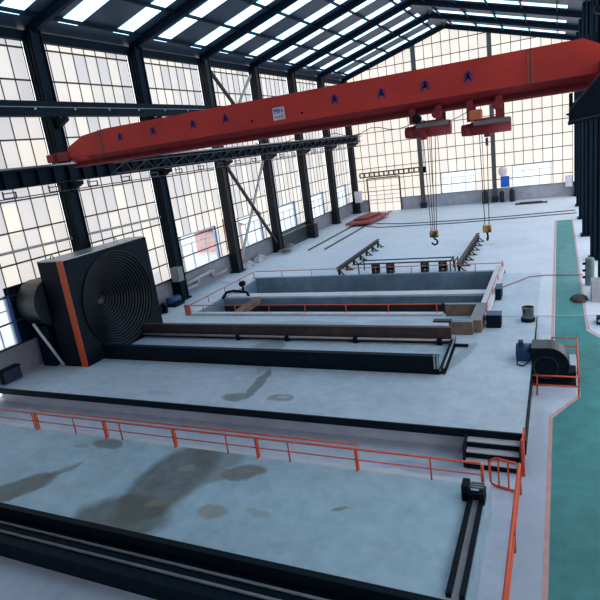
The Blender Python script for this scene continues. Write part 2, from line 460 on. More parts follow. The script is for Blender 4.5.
def roofz(x): return 22.4 + (x+33)*.29 if x < -15.5 else 22.4 + 17.5*.29 - (x+15.5)*.29
idx = 1
for k in range(-1, 7):
    y0 = (COLY[k] if k >= 0 else 12)+.45; y1 = COLY[k+1]-.45
    clr = None if k in (1,) else ((1.0, 5.6, 5.5) if k != 0 else (0, 5, 5.4))
    if k < 0: clr = (3.6, 8, 5.4)
    if k == 0: clr = (0, 2.75, 5.4)
    if k == 2: clr = (1.3, 6.4, 5.6)
    if k in (3, 4, 5, 6): clr = (1.8, 6.1, 5.6) if k == 3 else (1.6, 5.6, 5.5)
    window_bay(idx, 'Y', y0, y1, WX, 8, ROWS, clr, M['pane_left'], 22.3); idx += 1
FR = [2.0, 3.5, 5.45, 7.45, 9.4, 11.4, 13.3, 15.3, 17.2, 19.2, 21.2, 23.2, 25.2, 27.2]
FX = [-32.6, -20.6, -9.2, 2.2]
window_bay(idx, 'X', FX[0]+.4, FX[1]-.25, 94, 8, FR, None, M['pane_far'], 27.5); idx += 1
window_bay(idx, 'X', FX[1]+.25, FX[2]-.25, 94, 8, FR, (2.05, 6.1, 5.45), M['pane_far'], 27.5); idx += 1
window_bay(idx, 'X', FX[2]+.25, FX[3]-.25, 94, 8, FR, (1.75, 5.85, 5.45), M['pane_far'], 27.5); idx += 1
# panelled goods door in the far wall
bm = N(); box(bm, WX-.04, WX+.04, 23.62, 29.85, 2.12, 5.9); struct('wall_left_panel', bm, M['steel'])
root = thing('door_1', None, None, (-27.3,93.9,0), kind='structure')
bm = N(); 
for x in (-30.15,-24.45): box(bm, x-.1, x+.1, 93.7, 94, 0, 5.7)
box(bm, -30.15, -24.45, 93.7, 94, 5.6, 5.8)
part('door_frame', bm, M['grid'], root)
bm = N(); box(bm, -30.05, -24.55, 93.9, 93.95, 0, 5.6); part('door_sheet', bm, M['pane_far'], root)
bm = N()
for k in range(1,4): box(bm, -30.05+5.5*k/4-.03, -30.05+5.5*k/4+.03, 93.83, 93.9, 0, 5.6)
for k in range(1,4): box(bm, -30.05, -24.55, 93.83, 93.9, 5.6*k/4-.03, 5.6*k/4+.03)
part('door_bars', bm, M['grid'], root)
# lattice canopy beam over the door
bm = N()
bar(bm, (-31.2,93.4,6.75), (-20.9,93.4,6.75), .2, .2); bar(bm, (-31.2,93.4,6.05), (-20.9,93.4,6.05), .2, .2)
for k in range(13): box(bm, -31.2+10.3*k/12-.12, -31.2+10.3*k/12+.12, 93.35, 93.45, 6.05, 6.75)
box(bm, -31.2, -20.9, 93.4, 94, 6.7, 6.8)
struct('trim_3', bm, M['steel_grey'])

# roof: eaves beam, sloping sheets with skylight strips
def roofz_(x): return EAVE + (x+33)*.29 if x < -15.5 else EAVE + 17.5*.29 - (x+15.5)*.29
bm = N()
prism(bm, [(-33.6,roofz(-33.6)),(-15.5,roofz(-15.5)),(3.5,roofz(3.5)),(3.5,roofz(3.5)+.25),(-15.5,roofz(-15.5)+.25),(-33.6,roofz(-33.6)+.25)], 'Y', -6, 95)
struct('ceiling', bm, M['roof'])
bm = N()
for y in (22.5, 28, 33, 38.5, 43.5, 49, 54, 59.5, 64.5, 70, 75, 80.5, 85.5, 91):
    for x0, x1 in ((-31.5,-16.5),(-14.5,1)):
        v = [bm.verts.new(p) for p in ((x0,y-.9,roofz(x0)-.03),(x1,y-.9,roofz(x1)-.03),(x1,y+.9,roofz(x1)-.03),(x0,y+.9,roofz(x0)-.03))]
        bm.faces.new(v)
struct('roof_skylights', bm, M['sky_strip'])
for n_, y in enumerate(COLY[1:]):
    bm = N()
    bar(bm, (-32.6,y,roofz(-32.6)-.35), (-15.5,y,roofz(-15.5)-.35), .35, .6)
    bar(bm, (-15.5,y,roofz(-15.5)-.35), (2.6,y,roofz(2.6)-.35), .35, .6)
    struct('roof_rafter', bm, M['steel'])
bm = N()
for x in (-31,-27.5,-24,-20.5,-17,-14,-10.5,-7,-3.5,0):
    bar(bm, (x,-5,roofz(x)-.15), (x,94,roofz(x)-.15), .15, .25)
struct('roof_purlins', bm, M['steel'])
bm = N(); box(bm, -32.9, -32.5, 19, 94, 21.6, 22.2); struct('eaves_beam', bm, M['steel'])

# ------------------------------------------------------------------ columns
def column(x, y, ztop, label, group, mat, corbel=0, w=.95):
    r = thing('steel_column', label, 'column', (x,y,0), group)
    bm = N()
    h = w/2
    box(bm, x-h, x+h, y-h, y-h+.09, 0, ztop); box(bm, x-h, x+h, y+h-.09, y+h, 0, ztop); box(bm, x-.06, x+.06, y-h, y+h, 0, ztop)
    box(bm, x+h-.2, x+h-.12, y-h, y+h, 0, ztop); box(bm, x-h+.12, x-h+.2, y-h, y+h, 0, ztop)
    part('shaft', bm, mat, r)
    bm = N(); box(bm, x-h-.15, x+h+.15, y-h-.15, y+h+.15, 0, .18); part('base_plate', bm, mat, r)
    if corbel:
        for z in (12.04, 16.4):
            bm = N()
            a, b = (x+h, x+h+1.0) if corbel > 0 else (x-h, x-h-1.0)
            prism(bm, [(a,z-.7),(b,z-.25),(b,z),(a,z)], 'Y', y-.18, y+.18)
            part('corbel', bm, mat, r)
    return r
nth = ['first','second','third','fourth','fifth','sixth','seventh','eighth']
near = ['nearest, cut off by the left edge of the frame','rising behind the big black fan box','standing just right of the black fan box','with cross bracing starting on its far side','where the cross bracing lands beside the junk pile','at the far end of the dark low block','second from the far corner','in the far corner with a grey cabinet']
cols = []
for k, y in enumerate(COLY):
    cols.append(column(-32.35, y, 22.2, 'dark steel column of the left glazed wall, %s' % near[k], 'columns of the left wall', M['steel'] if k < 3 else M['steel_grey'], 1))
farlab = ['slim grey steel post of the far wall behind the left hoist ropes','slim grey steel post of the far wall behind the right hoist']
for x, lb in zip(FX[1:3], farlab):
    r = thing('steel_post', lb, 'post', (x,93.7,0), 'posts of the far wall')
    bm = N(); hbeam(bm, (x,93.55,0), (x,93.55,roofz(x)-.1), .6, .6, .08, up=(0,1,0)); part('shaft', bm, M['post'], r)
    bm = N(); box(bm, x-.45, x+.45, 93.1, 93.98, 0, .9); part('base', bm, M['steel_grey'], r)
rl = ['with a pale concrete plinth, nearest one at the right edge','second from the near end at the right edge','third from the near end at the right edge','fourth from the near end at the right edge','fifth from the near end, beside the painted walkway','at the far right corner of the hall']
for k, y in enumerate(COLY[2:]):
    column(2.85 if k < 2 else 2.6, y, 21.5, 'dark steel column of the right side, %s' % rl[k], 'columns of the right side', M['steel'], -1, 1.0)

# runway beams
def runway(x, y0, y1, label, zt=13.2, zb=12.05, walk=True, side=1):
    r = thing('crane_runway_beam', label, 'beam', (x,y0,zb))
    bm = N(); hbeam(bm, (x,y0,(zt+zb)/2), (x,y1,(zt+zb)/2), .7, zt-zb, .1); part('beam', bm, M['steel'], r)
    bm = N(); box(bm, x-.09, x+.09, y0, y1, zt, zt+.14); part('rail', bm, M['galv'], r)
    bm = N(); n = int((y1-y0)/1.3)
    for k in range(n): box(bm, x-.34, x+.34, y0+1.3*k+.3, y0+1.3*k+.36, zb+.1, zt-.1)
    part('stiffeners', bm, M['steel'], r)
    return r
rb = runway(-31.0, 12, 93.8, 'dark steel runway beam carrying the red crane along the left wall')
# cable loops below the lower runway
bm = N()
y = 23.6
while y < 92:
    bm2 = bm
    for a, b in (((-30.6,y,12.0),(-30.6,y,11.55)),((-30.6,y,11.55),(-30.6,y+.9,11.55)),((-30.6,y,11.85),(-30.6,y+.9,11.85)),((-30.6,y+.9,11.55),(-30.6,y+.9,11.9))):
        bar(bm, a, b, .07, .07, up=(1,0,0))
    y += 3.5
part('cable_brackets', bm, M['grid'], rb)
bm = N(); tube(bm, (-30.6,12,11.5), (-30.6,93,11.5), .035, 6); part('conductor_line', bm, M['grid'], rb)
# truss stiffening along the far half
bm = N(); k = 0; y = 33.0
while y < 92:
    bar(bm, (-30.55,y,12.15), (-30.1,y+1.3,12.95), .06, .06); bar(bm, (-30.1,y+1.3,12.95), (-30.55,y+2.6,12.15), .06, .06); y += 2.6
bar(bm, (-30.1,33,12.95), (-30.1,93,12.95), .08, .08); bar(bm, (-30.1,33,12.2), (-30.1,93,12.2), .08, .08)
part('side_truss', bm, M['grid'], rb)
ub = thing('upper_runway_beam', 'dark blue steel beam with a pale rail, above the crane along the left wall', 'beam', (-31,12,16.2))
bm = N(); hbeam(bm, (-31,12,16.9), (-31,93.8,16.9), .6, .95, .1); box(bm, -30.98,-30.72,12,93.8,16.45,17.3); part('beam', bm, M['steel'], ub)
bm = N(); tube(bm, (-30.6,12,16.97), (-30.6,93,16.97), .035, 6); part('rail', bm, M['galv'], ub)
bm = N()
for k in range(24): tube(bm, (-30.74,14+3.4*k,16.87), (-30.6,14+3.4*k,16.87), .08, 8)
part('bolts', bm, M['galv'], ub)
rr = runway(2.0, 33, 93.8, 'dark steel runway beam on the right side columns')

# purlin pipes along left wall (bent lighter line)
bm = N()
path(bm, [(-32.6,20.3,8.15),(-32.6,29.8,8.05),(-32.6,40.2,7.9)], .09)
solo('wall_pipe', bm, M['pipe'], 'pale pipe running across the left wall sheeting above the black fan box', 'pipe', (-32.6,20.3,6.9))

# wall cross bracing
def brace(pts, label, mat, w=.28):
    bm = N(); bar(bm, pts[0], pts[1], w, w, up=(1,0,0))
    return solo('diagonal_brace', bm, mat, label, 'brace', pts[0], 'wall bracing')
brace([(-32.2,52.0,11.6),(-32.2,61.1,1.3)], 'dark diagonal brace falling to the right between two left wall columns', M['steel_grey'])
brace([(-32.45,61.1,11.4),(-32.45,52.2,.8)], 'pale diagonal brace crossing the dark one between two left wall columns', M['pipe'], .22)
brace([(-32.2,52.0,21),(-32.2,61.1,13.4)], 'dark diagonal brace high on the left wall above the crane', M['steel_grey'])
brace([(-32.45,61.1,21.2),(-32.45,52.0,13.4)], 'pale diagonal brace high on the left wall above the crane', M['pipe'], .22)

# ------------------------------------------------------------------ overhead crane
GX0, GX1 = -29.6, 2.0
cr = thing('overhead_crane', 'long red overhead crane girder spanning the hall, blue marks painted along it', 'crane', (-14,29,13))
bm = N()
def cross(x, h0, h1):       # box web with a narrowed lower part
    return [(x,28.4,h0),(x,28.4,h1),(x,29.6,h1),(x,29.6,h0),(x,29.25,13.22),(x,28.78,13.22)]
secs = [cross(-29.55,13.62,14.2), cross(-28.0,13.55,14.8), cross(-26.0,13.5,14.98), cross(1.0,13.5,14.98), cross(2.1,13.6,14.4)]
R = [[bm.verts.new(p) for p in s] for s in secs]
for A, B in zip(R, R[1:]):
    for i in range(6):
        j = (i+1) % 6; bm.faces.new((A[i],A[j],B[j],B[i]))
bm.faces.new(R[0]); bm.faces.new(R[-1])
part('girder', bm, M['crane'], cr)
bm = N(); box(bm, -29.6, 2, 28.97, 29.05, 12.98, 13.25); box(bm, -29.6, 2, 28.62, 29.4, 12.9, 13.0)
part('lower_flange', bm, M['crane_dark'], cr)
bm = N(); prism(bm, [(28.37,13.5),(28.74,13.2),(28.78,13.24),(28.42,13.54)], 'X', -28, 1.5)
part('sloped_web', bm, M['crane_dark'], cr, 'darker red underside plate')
for x in (-31.0, 1.9):
    bm = N(); box(bm, x-.3, x+.3, 28.1, 31.9, 13.42, 13.95)
    et = part('end_truck', bm, M['crane_dark'], cr, bevel=.05)
    for y in (28.8, 31.3):
        w = N(); tube(w, (x-.12,y,13.6), (x+.12,y,13.6), .25, 16); part('wheel', w, M['black'], et)
    if x < 0:
        bm = N(); box(bm, -30.7,-29.5,28.3,29.7,13.42,14.0); part('end_plate', bm, M['crane_dark'], cr)
for x in (-26.5, -1.1):
    bm = N()
    box(bm, x-.1, x-.06, 28.36, 28.4, 13.5, 14.97); box(bm, x+.06, x+.1, 28.36, 28.4, 13.5, 14.97)
    part('splice_bar', bm, M['tan'], cr)
def glyph(x, z, s):
    bm = N()
    def st(a, b, w=.15): bar(bm, (x+a[0]*s, 28.385, z+a[1]*s), (x+b[0]*s, 28.385, z+b[1]*s), .03, w*s*2, up=(0,0,1)) if abs(b[0]-a[0])>.05 else box(bm, x+a[0]*s-w*s, x+a[0]*s+w*s, 28.37, 28.4, z+min(a[1],b[1])*s, z+max(a[1],b[1])*s)
    st((-.8,.15),(.8,.15)); st((0,.9),(0,-.2)); st((0,.1),(-.7,-.85)); st((0,.1),(.7,-.85)); st((-.45,-.3),(.45,-.3)); st((-.5,.5),(.5,.5))
    part('painted_character', bm, M['paintblue'], cr, 'blue painted mark on the girder')
for x, z in ((-24.9,14.31),(-22.28,14.32),(-19.33,14.29),(-17.08,14.3),(-10.43,14.3),(-7.94,14.2),(-5.77,14.2),(-3.77,14.25)): glyph(x, z, .27)
# rating plate
bm = N(); box(bm, -14.05, -13.35, 28.36, 28.4, 13.75, 14.4); pl = part('rating_plate', bm, M['sign'], cr, 'white rating plate')
bm = N()
# M H over 16T drawn in strokes
def vl(x, z0, z1): box(bm, x-.025, x+.025, 28.345, 28.36, z0, z1)
def hl(x0, x1, z): box(bm, x0, x1, 28.345, 28.36, z-.022, z+.022)
vl(-13.95,14.1,14.33); vl(-13.75,14.1,14.33); bar(bm,(-13.95,28.352,14.33),(-13.85,28.352,14.2),.015,.04); bar(bm,(-13.85,28.352,14.2),(-13.75,28.352,14.33),.015,.04)
vl(-13.65,14.1,14.33); vl(-13.46,14.1,14.33); hl(-13.65,-13.46,14.215)
part('plate_letters', bm, M['signblue'], cr)
bm = N(); hl(-13.95,-13.6,13.9); vl(-13.5,13.85,14.0); part('plate_mark', bm, M['crane'], cr)
for x in (-15.41,-12.34):
    bm = N(); tube(bm, (x,28.36,13.92), (x,28.42,13.92), .06, 10); part('bolt_hole', bm, M['black'], cr)
# handrail-like festoon wire along the flange
bm = N()
pts = []
for k in range(25):
    t = k/24; x = -16+12*t; pts.append((x, 29.5, 12.75-.35*abs(math.sin(t*PI*5))))
path(bm, pts, .02, 5); part('festoon_cable', bm, M['rope'], cr)

def hoist(x0, x1, label, hx, hook_z, ropes, variant):
    yc = 29.0; zc = 12.15 if not variant else 11.9; xm = (x0+x1)/2
    r = thing('electric_hoist', label, 'hoist', (xm,yc,12.9), 'hoists under the crane girder')
    bm = N(); tube(bm, (x0+.45,yc-.1,zc), (x1,yc-.1,zc), .32, 20); part('drum', bm, M['crane_dark'], r)
    bm = N(); tube(bm, (x0,yc-.1,zc-.03), (x0+.45,yc-.1,zc-.03), .26, 16, .3); d = part('end_motor', bm, M['crane_dark'], r)
    bm = N(); box(bm, x0+.6, x1-.05, yc-.4, yc+.15, zc+.14, zc+.35); part('drum_cover', bm, M['boxgrey'], r, 'grey sheet cover on the drum')
    bm = N()
    for x in (xm-.65, xm+.65):
        for q in (-1, 1): box(bm, x-.16, x+.16, yc+q*.46-.04, yc+q*.46+.04, zc+.34, 13.2)
    box(bm, xm-.7, xm+.7, yc-.45, yc+.45, zc+.34, zc+.44)
    t = part('trolley', bm, M['crane_dark'], r)
    for x in (xm-.65, xm+.65):
        for s in (-1, 1):
            w = N(); tube(w, (x,yc+s*.42,13.12), (x,yc+s*.2,13.12), .15, 14); part('trolley_wheel', w, M['crane_dark'], t)
    bm = N()
    if variant: box(bm, x0+.45, x0+1.05, yc-.9, yc-.5, zc+.4, zc+.85); part('trolley_motor', bm, M['motororange'], r, 'orange trolley motor', bevel=.08)
    else: tube(bm, (x0+.75,yc-.95,12.72), (x0+.75,yc-.5,12.72), .2, 14); part('trolley_motor', bm, M['black'], r)
    bm = N(); tube(bm, (x1-.55,yc-.9,12.82), (x1-.55,yc-.5,12.82), .2, 14); part('gear_case', bm, M['crane_dark'], r)
    bm = N(); box(bm, hx-.14, hx+.14, yc-.5, yc-.35, zc-.45, zc-.05); box(bm, hx-.3, hx+.3, yc-.48, yc-.4, zc-.02, zc+.03); part('rope_guide', bm, M['crane_dark'], r)
    for a, b in ropes:
        bm = N(); tube(bm, (a,yc-.05,zc-.25), (b,yc-.05,hook_z+.35), .022, 6); part('rope', bm, M['rope'], r)
    bx_ = sum(b for a, b in ropes)/len(ropes)
    bm = N(); box(bm, bx_-.1, bx_+.1, yc-.2, yc+.1, hook_z-.05, hook_z+.3)
    hb = part('hook_block', bm, M['yellow'], r, 'yellow hook block', bevel=.03)
    for s in (-1, 1):
        w = N(); tube(w, (bx_+s*.1,yc-.05,hook_z+.14), (bx_+s*.2,yc-.05,hook_z+.14), .2, 16); part('sheave', w, M['yellow'], hb)
    bm = N(); P = [(bx_, yc-.05, hook_z)]
    P.append((bx_, yc-.05, hook_z-.14))
    for k in range(9):
        q = PI/2 - k*PI*1.45/8
        P.append((bx_+ (math.cos(q)*.15 if not variant else 0), yc-.05+(math.cos(q)*.15 if variant else 0), hook_z-.29+math.sin(q)*.15))
    path(bm, P, .05, 8); part('hook', bm, M['black'], hb)
    # pendant
    if not variant:
        bm = N(); tube(bm, (hx-.1,yc-.3,zc-.4), (hx-.1,yc-.3,zc-1.75), .015, 5); box(bm, hx-.17, hx-.03, yc-.36, yc-.24, zc-2.05, zc-1.75)
        part('pendant', bm, M['black'], r)
    else:
        bm = N(); box(bm, hx-.1, hx+.02, yc-.36, yc-.24, zc-.85, zc-.5); part('limit_switch', bm, M['signblue'], r)
    return r
hoist(-7.0, -4.75, 'dark red electric hoist hanging left under the crane girder, four ropes to its hook', -6.05, 6.75, [(-6.15,-6.08),(-5.95,-5.98),(-5.75,-5.9),(-5.55,-5.8)], 0)
hoist(-4.25, -2.0, 'dark red electric hoist with an orange motor, right one under the crane girder', -3.05, 6.85, [(-3.45,-3.38),(-3.1,-3.18)], 1)

# dark bracket / crane access platform at upper right
column(3.0, 30.3, 21.5, 'dark steel column of the right side just outside the right edge, holding the dark triangular platform', 'columns of the right side', M['steel'], -1, 1.0)
r = thing('crane_access_platform', 'dark triangular steel platform jutting in at the upper right in front of the crane end', 'platform', (2.2,28.3,11.6))
bm = N(); prism(bm, [(.4,11.62),(.42,12.1),(1.56,13.35),(3.2,14.9),(3.2,11.9),(1.57,11.75)], 'Y', 26.9, 27.05); part('gusset_plate', bm, M['black'], r)
bm = N(); prism(bm, [(.4,11.62),(1.57,11.75),(3.2,11.9),(3.2,11.8),(1.57,11.65),(.4,11.52)], 'Y', 26.9, 29.5); part('floor_plate', bm, M['black'], r)
bm = N(); bar(bm, (.38,26.86,11.66), (3.2,26.86,11.95), .1, .06); bar(bm, (.42,26.86,12.12), (1.56,26.86,13.37), .08, .06); part('edge_angle', bm, M['duct'], r, 'worn grey edge angle')
bm = N(); box(bm, .42, .55, 26.95, 27.1, 11.9, 12.8); part('stop_plate', bm, M['black'], r)

# ------------------------------------------------------------------ big fan box with ribbed funnel
X0, X1, Y0, Y1, ZT = -30.9, -28.6, 24.95, 33.1, 7.25
fb = thing('fan_housing', 'large black upright box with a concentric ribbed funnel and an orange edge strip', 'machine housing', ((X0+X1)/2,(Y0+Y1)/2,0))
bm = N()
box(bm, X0, X0+.08, Y0, Y1, 0, ZT); box(bm, X0, X1, Y0, Y0+.08, 0, ZT); box(bm, X0, X1, Y1-.08, Y1, 0, ZT); box(bm, X0, X1, Y0, Y1, 0, .08)
part('shell', bm, M['black'], fb)
bm = N(); prism(bm, [(X0,Y0-.03),(X1+.03,Y0-.03),(X1-.1,Y1),(X0+.7,Y1)], 'Z', ZT, ZT+.08); part('top_plate', bm, M['galv'], fb, 'bright metal top plate')
bm = N(); box(bm, X1-.52, X1+.02, Y0-.05, Y0, .02, ZT); part('edge_strip', bm, M['strip'], fb, 'orange edge strip')
cy, cz = (Y0+Y1)/2+.1, 3.55
bm = N(); n = 64; inner = []; outer = []
hy, hz = (Y1-Y0)/2, ZT/2
RR = 3.45
for i in range(n):
    q = 2*PI*i/n; c, s_ = math.cos(q), math.sin(q)
    k = min(hy/abs(c) if abs(c) > 1e-6 else 99, hz/abs(s_) if abs(s_) > 1e-6 else 99)
    outer.append(bm.verts.new((X1, (Y0+Y1)/2+c*k, ZT/2+s_*k)))
    inner.append(bm.verts.new((X1-.05, cy+c*RR, cz+s_*RR)))
for i in range(n):
    j = (i+1) % n; bm.faces.new((outer[i],outer[j],inner[j],inner[i]))
part('face_plate', bm, M['black'], fb)
prof = []; nr = 17
for k in range(nr):
    ra = RR - k*(RR-.35)/nr; rb_ = RR - (k+1)*(RR-.35)/nr; d = -.05 - 1.9*k/nr; d2 = -.05-1.9*(k+1)/nr
    prof += [(ra, d+.10), (ra-.05, d+.10), (ra-.06, d-.02), (rb_, d2-.0)]
prof.append((0.02, -2.0))
bm = N(); lathe(bm, prof, (X1,cy,cz), 'X', 64); 
M['funnel'] = paint('funnel_steel', (14,26,34), .32, .3, .15)
part('ribbed_funnel', bm, M['funnel'], fb)
for y in (25.6, 31.6):
    bm = N(); P = [(X0+.7+.0, y+math.cos(q)*.14, ZT+.08+math.sin(q)*.22) for q in [PI*k/6 for k in range(7)]]; path(bm, P, .03, 6); part('lifting_eye', bm, M['black'], fb)
# duct behind it
r = thing('round_duct', 'fat grey round duct between the black fan box and the left wall', 'duct', (-32,25.6,4.4))
bm = N(); lathe(bm, [(.01,-32.95),(1.35,-32.95),(1.55,-32.75),(1.55,-31.1),(1.65,-31.1),(1.65,-30.95),(.01,-30.95)], (0,25.6,4.45), 'X', 32)
for f in bm.faces: f.smooth = False
part('drum', bm, M['duct'], r)
bm = N(); box(bm, -32.6, -31.4, 24.8, 26.2, 0, 2.9); part('stand', bm, M['steel'], r)
bm = N(); tube(bm, (-31.35,23.85,3.4), (-30.6,24.75,.1), .09, 10)
solo('leaning_pipe', bm, M['curb'], 'bright metal pipe leaning against the near end of the black fan box', 'pipe', (-30.7,24.6,0))
# navy skip at the left edge
r = thing('steel_bin', 'dark navy steel bin on the platform at the left edge of the photo', 'bin', (-32,22.3,0))
bm = N(); box(bm, -32.9, -32.45, 21.6, 22.9, 0, .9); part('body', bm, M['navy'], r, bevel=.05)
bm = N(); box(bm, -32.95, -32.4, 21.55, 22.95, .85, .93); part('rim', bm, M['steel'], r)

# ------------------------------------------------------------------ test channel beams
r = thing('channel_beam', 'dark navy steel beam, front one of the pair running from the black fan box', 'beam', (-17,26.5,0), 'channel beams on the platform')
bm = N(); box(bm, -28.55, -5.65, 26.42, 26.52, 0, .98); part('web', bm, M['black'], r)
bm = N(); box(bm, -28.55, -5.65, 26.4, 26.75, .93, 1.0); box(bm, -28.55, -5.65, 26.42, 26.75, 0, .06); part('flange', bm, M['steel'], r)
bm = N()
for x in (-5.85,-5.7): box(bm, x-.04, x+.04, 26.32, 26.42, .35, 1.1)
part('end_clamp', bm, M['light_line'], r)
r = thing('channel_beam', 'rust brown steel beam with a pale pipe at its foot, rear one of the pair', 'beam', (-17,30.9,0), 'channel beams on the platform')
bm = N(); box(bm, -28.6, -5.75, 30.82, 30.92, 0, .98); part('web', bm, M['rust'], r)
bm = N(); box(bm, -28.6, -5.75, 30.8, 31.15, .93, 1.0); box(bm, -28.6, -5.75, 30.82, 31.15, 0, .06); part('flange', bm, M['rust'], r)
bm = N(); tube(bm, (-28.6,30.65,.28), (-5.5,30.65,.28), .075, 10); pp = part('foot_pipe', bm, M['pipe'], r, 'pale pipe')
for x in (-20.2,-16.4,-11.6,-6.4):
    bm = N(); box(bm, x-.14, x+.14, 30.52, 30.8, 0, .36); part('pipe_clamp', bm, M['black'], pp)
r = thing('end_rail', 'low dark rail closing the right end between the two channel beams', 'rail', (-5.5,28.6,0))
bm = N(); hbeam(bm, (-5.5,26.5,.17), (-5.62,30.8,.17), .3, .34, .05); part('rail', bm, M['steel'], r)
bm = N(); tube(bm, (-5.42,26.4,.4), (-5.55,30.9,.4), .05, 8); part('pipe', bm, M['galv'], r)
bm = N(); bar(bm, (-5.6,30.4,.1), (-4.75,30.4,.1), .14, .14); part('stub', bm, M['black'], r)

# ------------------------------------------------------------------ timber / steel U frame by the tank
r = thing('form_frame', 'weathered brown three sided box frame at the right front corner of the tank', 'frame', (-5.8,35.5,0))
def beamtop(x0,x1,y0,y1,lab=None):
    bm = N(); box(bm, x0, x1, y0, y1, 0, .78); p_ = part('beam', bm, M['tan'], r, bevel=.02)
    bm = N(); box(bm, x0-.02, x1+.02, y0-.02, y1+.02, .78, .83); part('top_flange', bm, M['boxgrey'], p_, 'grey top flange')
beamtop(-6.15,-4.75,32.4,32.75); beamtop(-4.95,-4.3,32.75,36.3); beamtop(-7.0,-4.95,36.0,36.3)
bm = N(); box(bm, -7.1, -6.0, 32.35, 32.8, .78, .88); part('spreader', bm, M['steel_grey'], r)
for k, (x, y, lb) in enumerate(((-3.72,34.0,'dark blue steel block at the right near corner of the tank rim'),(-3.95,39.9,'dark blue steel block against the right rim of the tank at its divider'))):
    r = thing('anchor_block', lb, 'block', (x,y,0), 'anchor blocks beside the tank')
    bm = N(); box(bm, x-.4 if k == 0 else x-.2, x+.45 if k == 0 else x+.2, y-.35, y+.5 if k == 0 else y+1.0, 0, .8); part('body', bm, M['steel'], r, bevel=.04)
    bm = N(); box(bm, x-.42 if k == 0 else x-.22, x+.47 if k == 0 else x+.22, y-.37, y+.52 if k == 0 else y+1.02, .8, .85); part('cap', bm, M['blue'], r)
# ramp board and pipe inside the tank (left)
bm = N(); 
v = [(-26.0,36.6,-.9),(-25.1,36.6,-.9),(-23.9,40.8,.1),(-24.5,40.8,.1)]
A = [bm.verts.new(p) for p in v]; B = [bm.verts.new((p[0],p[1],p[2]-.5)) for p in v]
bm.faces.new(A); bm.faces.new(B[::-1])
for i in range(4): bm.faces.new((A[i],A[(i+1)%4],B[(i+1)%4],B[i]))
solo('ramp_board', bm, M['tan'], 'tan board sloping into the left end of the open tank', 'board', (-25,38.7,-.5))
r = thing('drain_pipe', 'dark bent pipe hooked over the left rim of the tank', 'pipe', (-26.5,41.4,0))
bm = N(); path(bm, [(-27.6,40.4,.1),(-27.4,40.9,.55),(-26.8,41.2,.6),(-25.6,41.4,.4),(-25.2,41.4,-.4)], .13, 8); part('pipe', bm, M['steel'], r)
bm = N(); tube(bm, (-25.9,41.4,.45), (-25.9,41.4,1.15), .1, 8); tube(bm, (-25.9,41.2,1.2), (-25.9,41.6,1.2), .26, 12); part('valve_wheel', bm, M['black'], r)

# ------------------------------------------------------------------ railings
def railing(name, label, pts, h, posts, mat, rails=(1.0,.5), r_=.04, double=None, thick=(), z=0, org=None):
    r = thing(name, label, 'railing', org or (pts[0][0],pts[0][1],z), None)
    for i, f in enumerate(rails):
        bm = N(); path(bm, [(x,y,z+h*f) for x,y in pts], r_*(1 if i == 0 else .7), 8)
        part('top_rail' if i == 0 else 'mid_rail', bm, mat, r)
    if double:
        bm = N(); path(bm, [(x,y+.26,z+h+.03) for x,y in double], r_*.9, 8); part('second_top_rail', bm, mat, r)
    for k, (x, y) in enumerate(posts):
        bm = N(); t = thick and any(abs(x-q) < .05 for q in thick)
        if t: box(bm, x-.045, x+.045, y-.08, y+.08, z, z+h)
        else: tube(bm, (x,y,z), (x,y,z+h), r_*.85, 8)
        part('post', bm, mat, r)
    return r
PY = 17.3
tk = [-24.45,-19.75,-15.65,-11.4,-7.05]
railing('deck_railing', 'long orange pipe railing along the far edge of the near deck', [(-32.5,PY),(-2.52,PY)], .9,
    [(x,PY) for x in (-31.5,-28.4,-24.7,-21.8,-18.8,-12.9,-9.95,-4.25)+tuple(tk)], M['orange'], thick=tk, double=[(-24.45,PY),(-7.05,PY)])
# last post reaches down to the lower floor
r = thing('railing_end_post', 'orange end post of the deck railing beside the steps', 'post', (-2.45,17.12,0))
bm = N(); tube(bm, (-2.45,17.12,0), (-2.45,17.12,.93), .055, 8); part('post', bm, M['orange'], r)
# gate and side rail
r = thing('railing_gate', 'small orange railing gate with three upright bars beside the steps', 'gate', (-1.9,18.9,L))
bm = N(); path(bm, [(-2.45,18.95,-.02),(-2.2,18.95,.12),(-1.5,18.75,.12)], .05, 8); path(bm, [(-2.45,18.95,-.02),(-2.42,18.95,-.95),(-2.25,18.95,-1.05),(-1.45,18.75,-1.05)], .045, 8); part('gate_frame', bm, M['orange'], r)
for x in (-2.12,-1.78):
    bm = N(); tube(bm, (x,18.85,-1.04), (x,18.85,.1), .035, 6); part('bar', bm, M['orange'], r)
r = thing('side_railing', 'orange railing running towards the viewer from the gate to the bottom edge', 'railing', (-1.38,15,L))
bm = N(); tube(bm, (-1.38,18.7,.15), (-1.38,7.5,.15), .06, 10); part('top_rail', bm, M['orange'], r)
bm = N(); tube(bm, (-1.38,18.7,-.5), (-1.38,7.5,-.5), .05, 8); part('mid_rail', bm, M['orange'], r)
for y in (18.7,15.6,12.5,9.4):
    bm = N(); tube(bm, (-1.38,y,L), (-1.38,y,.15), .06, 8); part('post', bm, M['orange'], r)
r = thing('stair_handrail', 'rust orange handrail posts at the right side of the black steps', 'handrail', (-1.4,20,L))
bm = N(); tube(bm, (-1.33,21.0,-.2), (-1.33,21.0,.35), .05, 8); part('post', bm, M['orange'], r)
bm = N(); tube(bm, (-1.33,19.9,L), (-1.33,19.9,.45), .07, 8); part('post', bm, M['orange'], r)
bm = N(); bar(bm, (-1.33,19.9,.42), (-1.33,21.0,.32), .06, .06); part('top_rail', bm, M['orange'], r)
